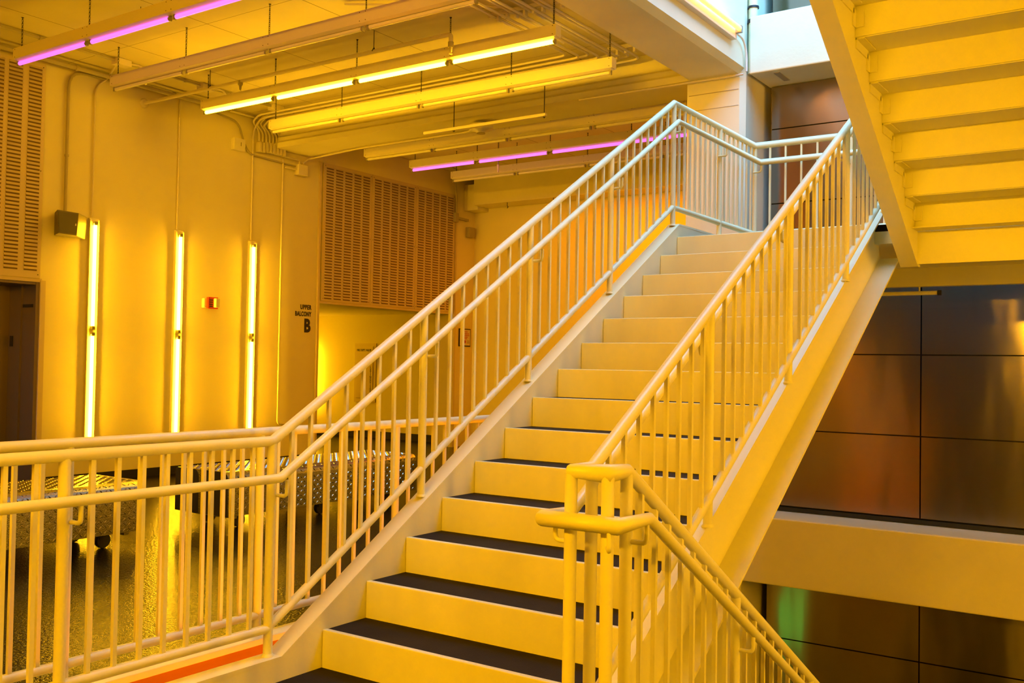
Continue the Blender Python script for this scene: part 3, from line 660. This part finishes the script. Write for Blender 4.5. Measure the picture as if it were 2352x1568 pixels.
for zc, a_, b__ in ((2.02, .09, .24), (1.985, .05, .28), (1.955, .04, .29), (1.925, .09, .24), (1.90, .11, .22)):
    yy = y0+a_
    while yy < y0+b__:
        l_ = random.uniform(.012, .03); pt.box(FX+.020, FX+.0212, yy, min(yy+l_, y0+b__), zc-.008, zc+.008); yy += l_+.006
pt.build('print', 'redink', sg)
MB().lathe([(.028, 0), (.028, .0012)], (FX+.020, y0+.165, 1.845), 14, 'x').build('print', 'redink', sg)
p2_ = MB()
for zc in (1.86, 1.84, 1.82):
    p2_.box(FX+.020, FX+.0212, y0+.03, y0+.11, zc-.003, zc+.003).box(FX+.020, FX+.0212, y0+.22, y0+.29, zc-.003, zc+.003)
p2_.build('print', 'black', sg); seat(sg)

# ------------------------------------------------------------------ diamond-plate benches
def lozenges(mb, u0, u1, v0, v1, place, pitch=.040, L=.0185, Wd=.0055, hgt=.005):
    """raised treads alternating in direction; place(u, v, h) -> xyz"""
    nu = int((u1-u0)/pitch); nv = int((v1-v0)/pitch)
    for i in range(nu):
        for j in range(nv):
            u = u0+(i+.5)*pitch; v = v0+(j+.5)*pitch; d = 1 if (i+j) % 2 else -1
            c, s_ = math.cos(R(45)*d), math.sin(R(45)*d)
            pts = []
            for (a, b) in ((-L, 0), (0, -Wd), (L, 0), (0, Wd)): pts.append((u+a*c-b*s_, v+a*s_+b*c, 0))
            q = [place(*p) for p in pts]+[place(u-L*.45*c, v-L*.45*s_, hgt), place(u+L*.45*c, v+L*.45*s_, hgt)]
            mb.add(q, [(0, 1, 4), (1, 5, 4), (1, 2, 5), (2, 3, 5), (3, 4, 5), (3, 0, 4)])
def bench(label, y0, y1):
    r = thing('diamond_plate_bench', label, 'bench')
    x0, x1 = -3.97, -3.27; z0, z1 = .125, .50; rad = .07
    def prof(xa, xb):
        p = [(xa, z0), (xb, z0)]
        for k in range(7):
            a = R(90*k/6); p.append((xb-rad+rad*math.cos(a), z1-rad+rad*math.sin(a)))
        for k in range(4):
            a = R(90+90*k/3); p.append((xa+.03+.03*math.cos(a), z1-.03+.03*math.sin(a)))
        return p
    pf = prof(x0, x1)
    MB().prism(pf, 'y', y0, y1).build('body', 'plate', r)
    tf = MB()
    lozenges(tf, y0+.01, y1-.01, z0+.005, z1-rad, lambda u, v, h: (x1+h, u, v))
    lozenges(tf, y0+.01, y1-.01, 0, rad*1.45, lambda u, v, h: (x1-rad+(rad+h)*math.cos(v/rad), u, z1-rad+(rad+h)*math.sin(v/rad)))
    lozenges(tf, x0+.03, x1-rad, y0+.01, y1-.01, lambda u, v, h: (u, v, z1+h))
    tf.build('raised_treads', 'plate', r, label='raised diamond pattern of the plate')
    for ya, yb_ in ((y0-.004, y0), (y1, y1+.004)):
        MB().prism([(px, pz) for px, pz in prof(-3.60, x1-.001)], 'y', ya, yb_).prism([(px, pz) for px, pz in prof(x0+.001, -3.66)], 'y', ya, yb_).build('end_panel', 'rubber', r)
    n = 3
    for i in range(n):
        yy = y0+.25+(y1-y0-.5)*i/(n-1)
        for xx in (x0+.15, x1-.16):
            MB().box(xx-.03, xx+.03, yy-.04, yy+.04, .07, z0).lathe([(.055, -.022), (.06, -.014), (.06, .014), (.055, .022)], (xx, yy, .06), 16, 'x').build('castor', 'rubber', r)
    for ya in (y0+.1, y1-.14): MB().box(x0+.05, x1-.05, ya, ya+.04, z0-.03, z0).build('under_frame', 'cap', r)
    return seat(r)
bench('near diamond plate bench whose right end shows behind the left railing', -1.4, 1.32)
bench('diamond plate bench with dark end panels between the middle tube and the stair', 2.12, 4.56)

# drain pipe on the column side
dp = thing('drain_pipe', 'white drain pipe with a grey coupling at the top of the column', 'pipe')
MB().tube([(-.24, 6.09, 4.0+.42), (-.24, 6.09, 7.5)], .045, 16).build('pipe_run', 'paint', dp)
MB().lathe([(.056, 0), (.056, .035)], (-.24, 6.09, 4.93), 16).lathe([(.056, 0), (.056, .02)], (-.24, 6.09, 5.08), 16).build('coupling', 'dark', dp); seat(dp)
pipe('conduit', [(-.265, 5.66, 4.73), (-.265, 5.90, 4.72), (-.265, 5.985, 4.60), (-.265, 5.985, 4.42)], .011, 'pair of small pipes curving from the orange tube down the beam end', fil=.1)
pipe('conduit', [(-2.2, 5.97, 4.40), (-.9, 5.97, 4.395), (-.45, 5.97, 4.39), (-.30, 5.99, 4.40)], .011, 'pipe crossing under the big beam to the column head', fil=.05)
cp = thing('capped_pipe', 'short capped pipe hung under the far edge of the upper landing', 'pipe')
MB().tube([(.7, 5.765, 2.135), (1.60, 5.765, 2.135)], .018, 12).build('pipe_run', 'paint', cp)
MB().lathe([(.023, -.02), (.023, .012)], (1.60, 5.765, 2.135), 12, 'x').build('end_cap', 'dark', cp)
for x in (.8, 1.43): MB().tube([(x, 5.765, 2.15), (x, 5.765, 2.19)], .006, 8).build('hanger', 'paint', cp)
seat(cp)
lg = thing('guard_railing', 'small distant railing on the level below, at the bottom edge', 'railing')
MB().tube([(-.3, 6.2, -1.98), (1.2, 6.2, -1.98)], .022, 12).tube([(-.3, 6.2, -1.98), (-.3, 5.0, -1.98)], .022, 12).build('top_rail', 'paint', lg)
for x in (-.3, .45, 1.2): MB().tube([(x, 6.2, -5.0), (x, 6.2, -1.98)], .02, 10).build('post', 'paint', lg)
seat(lg)
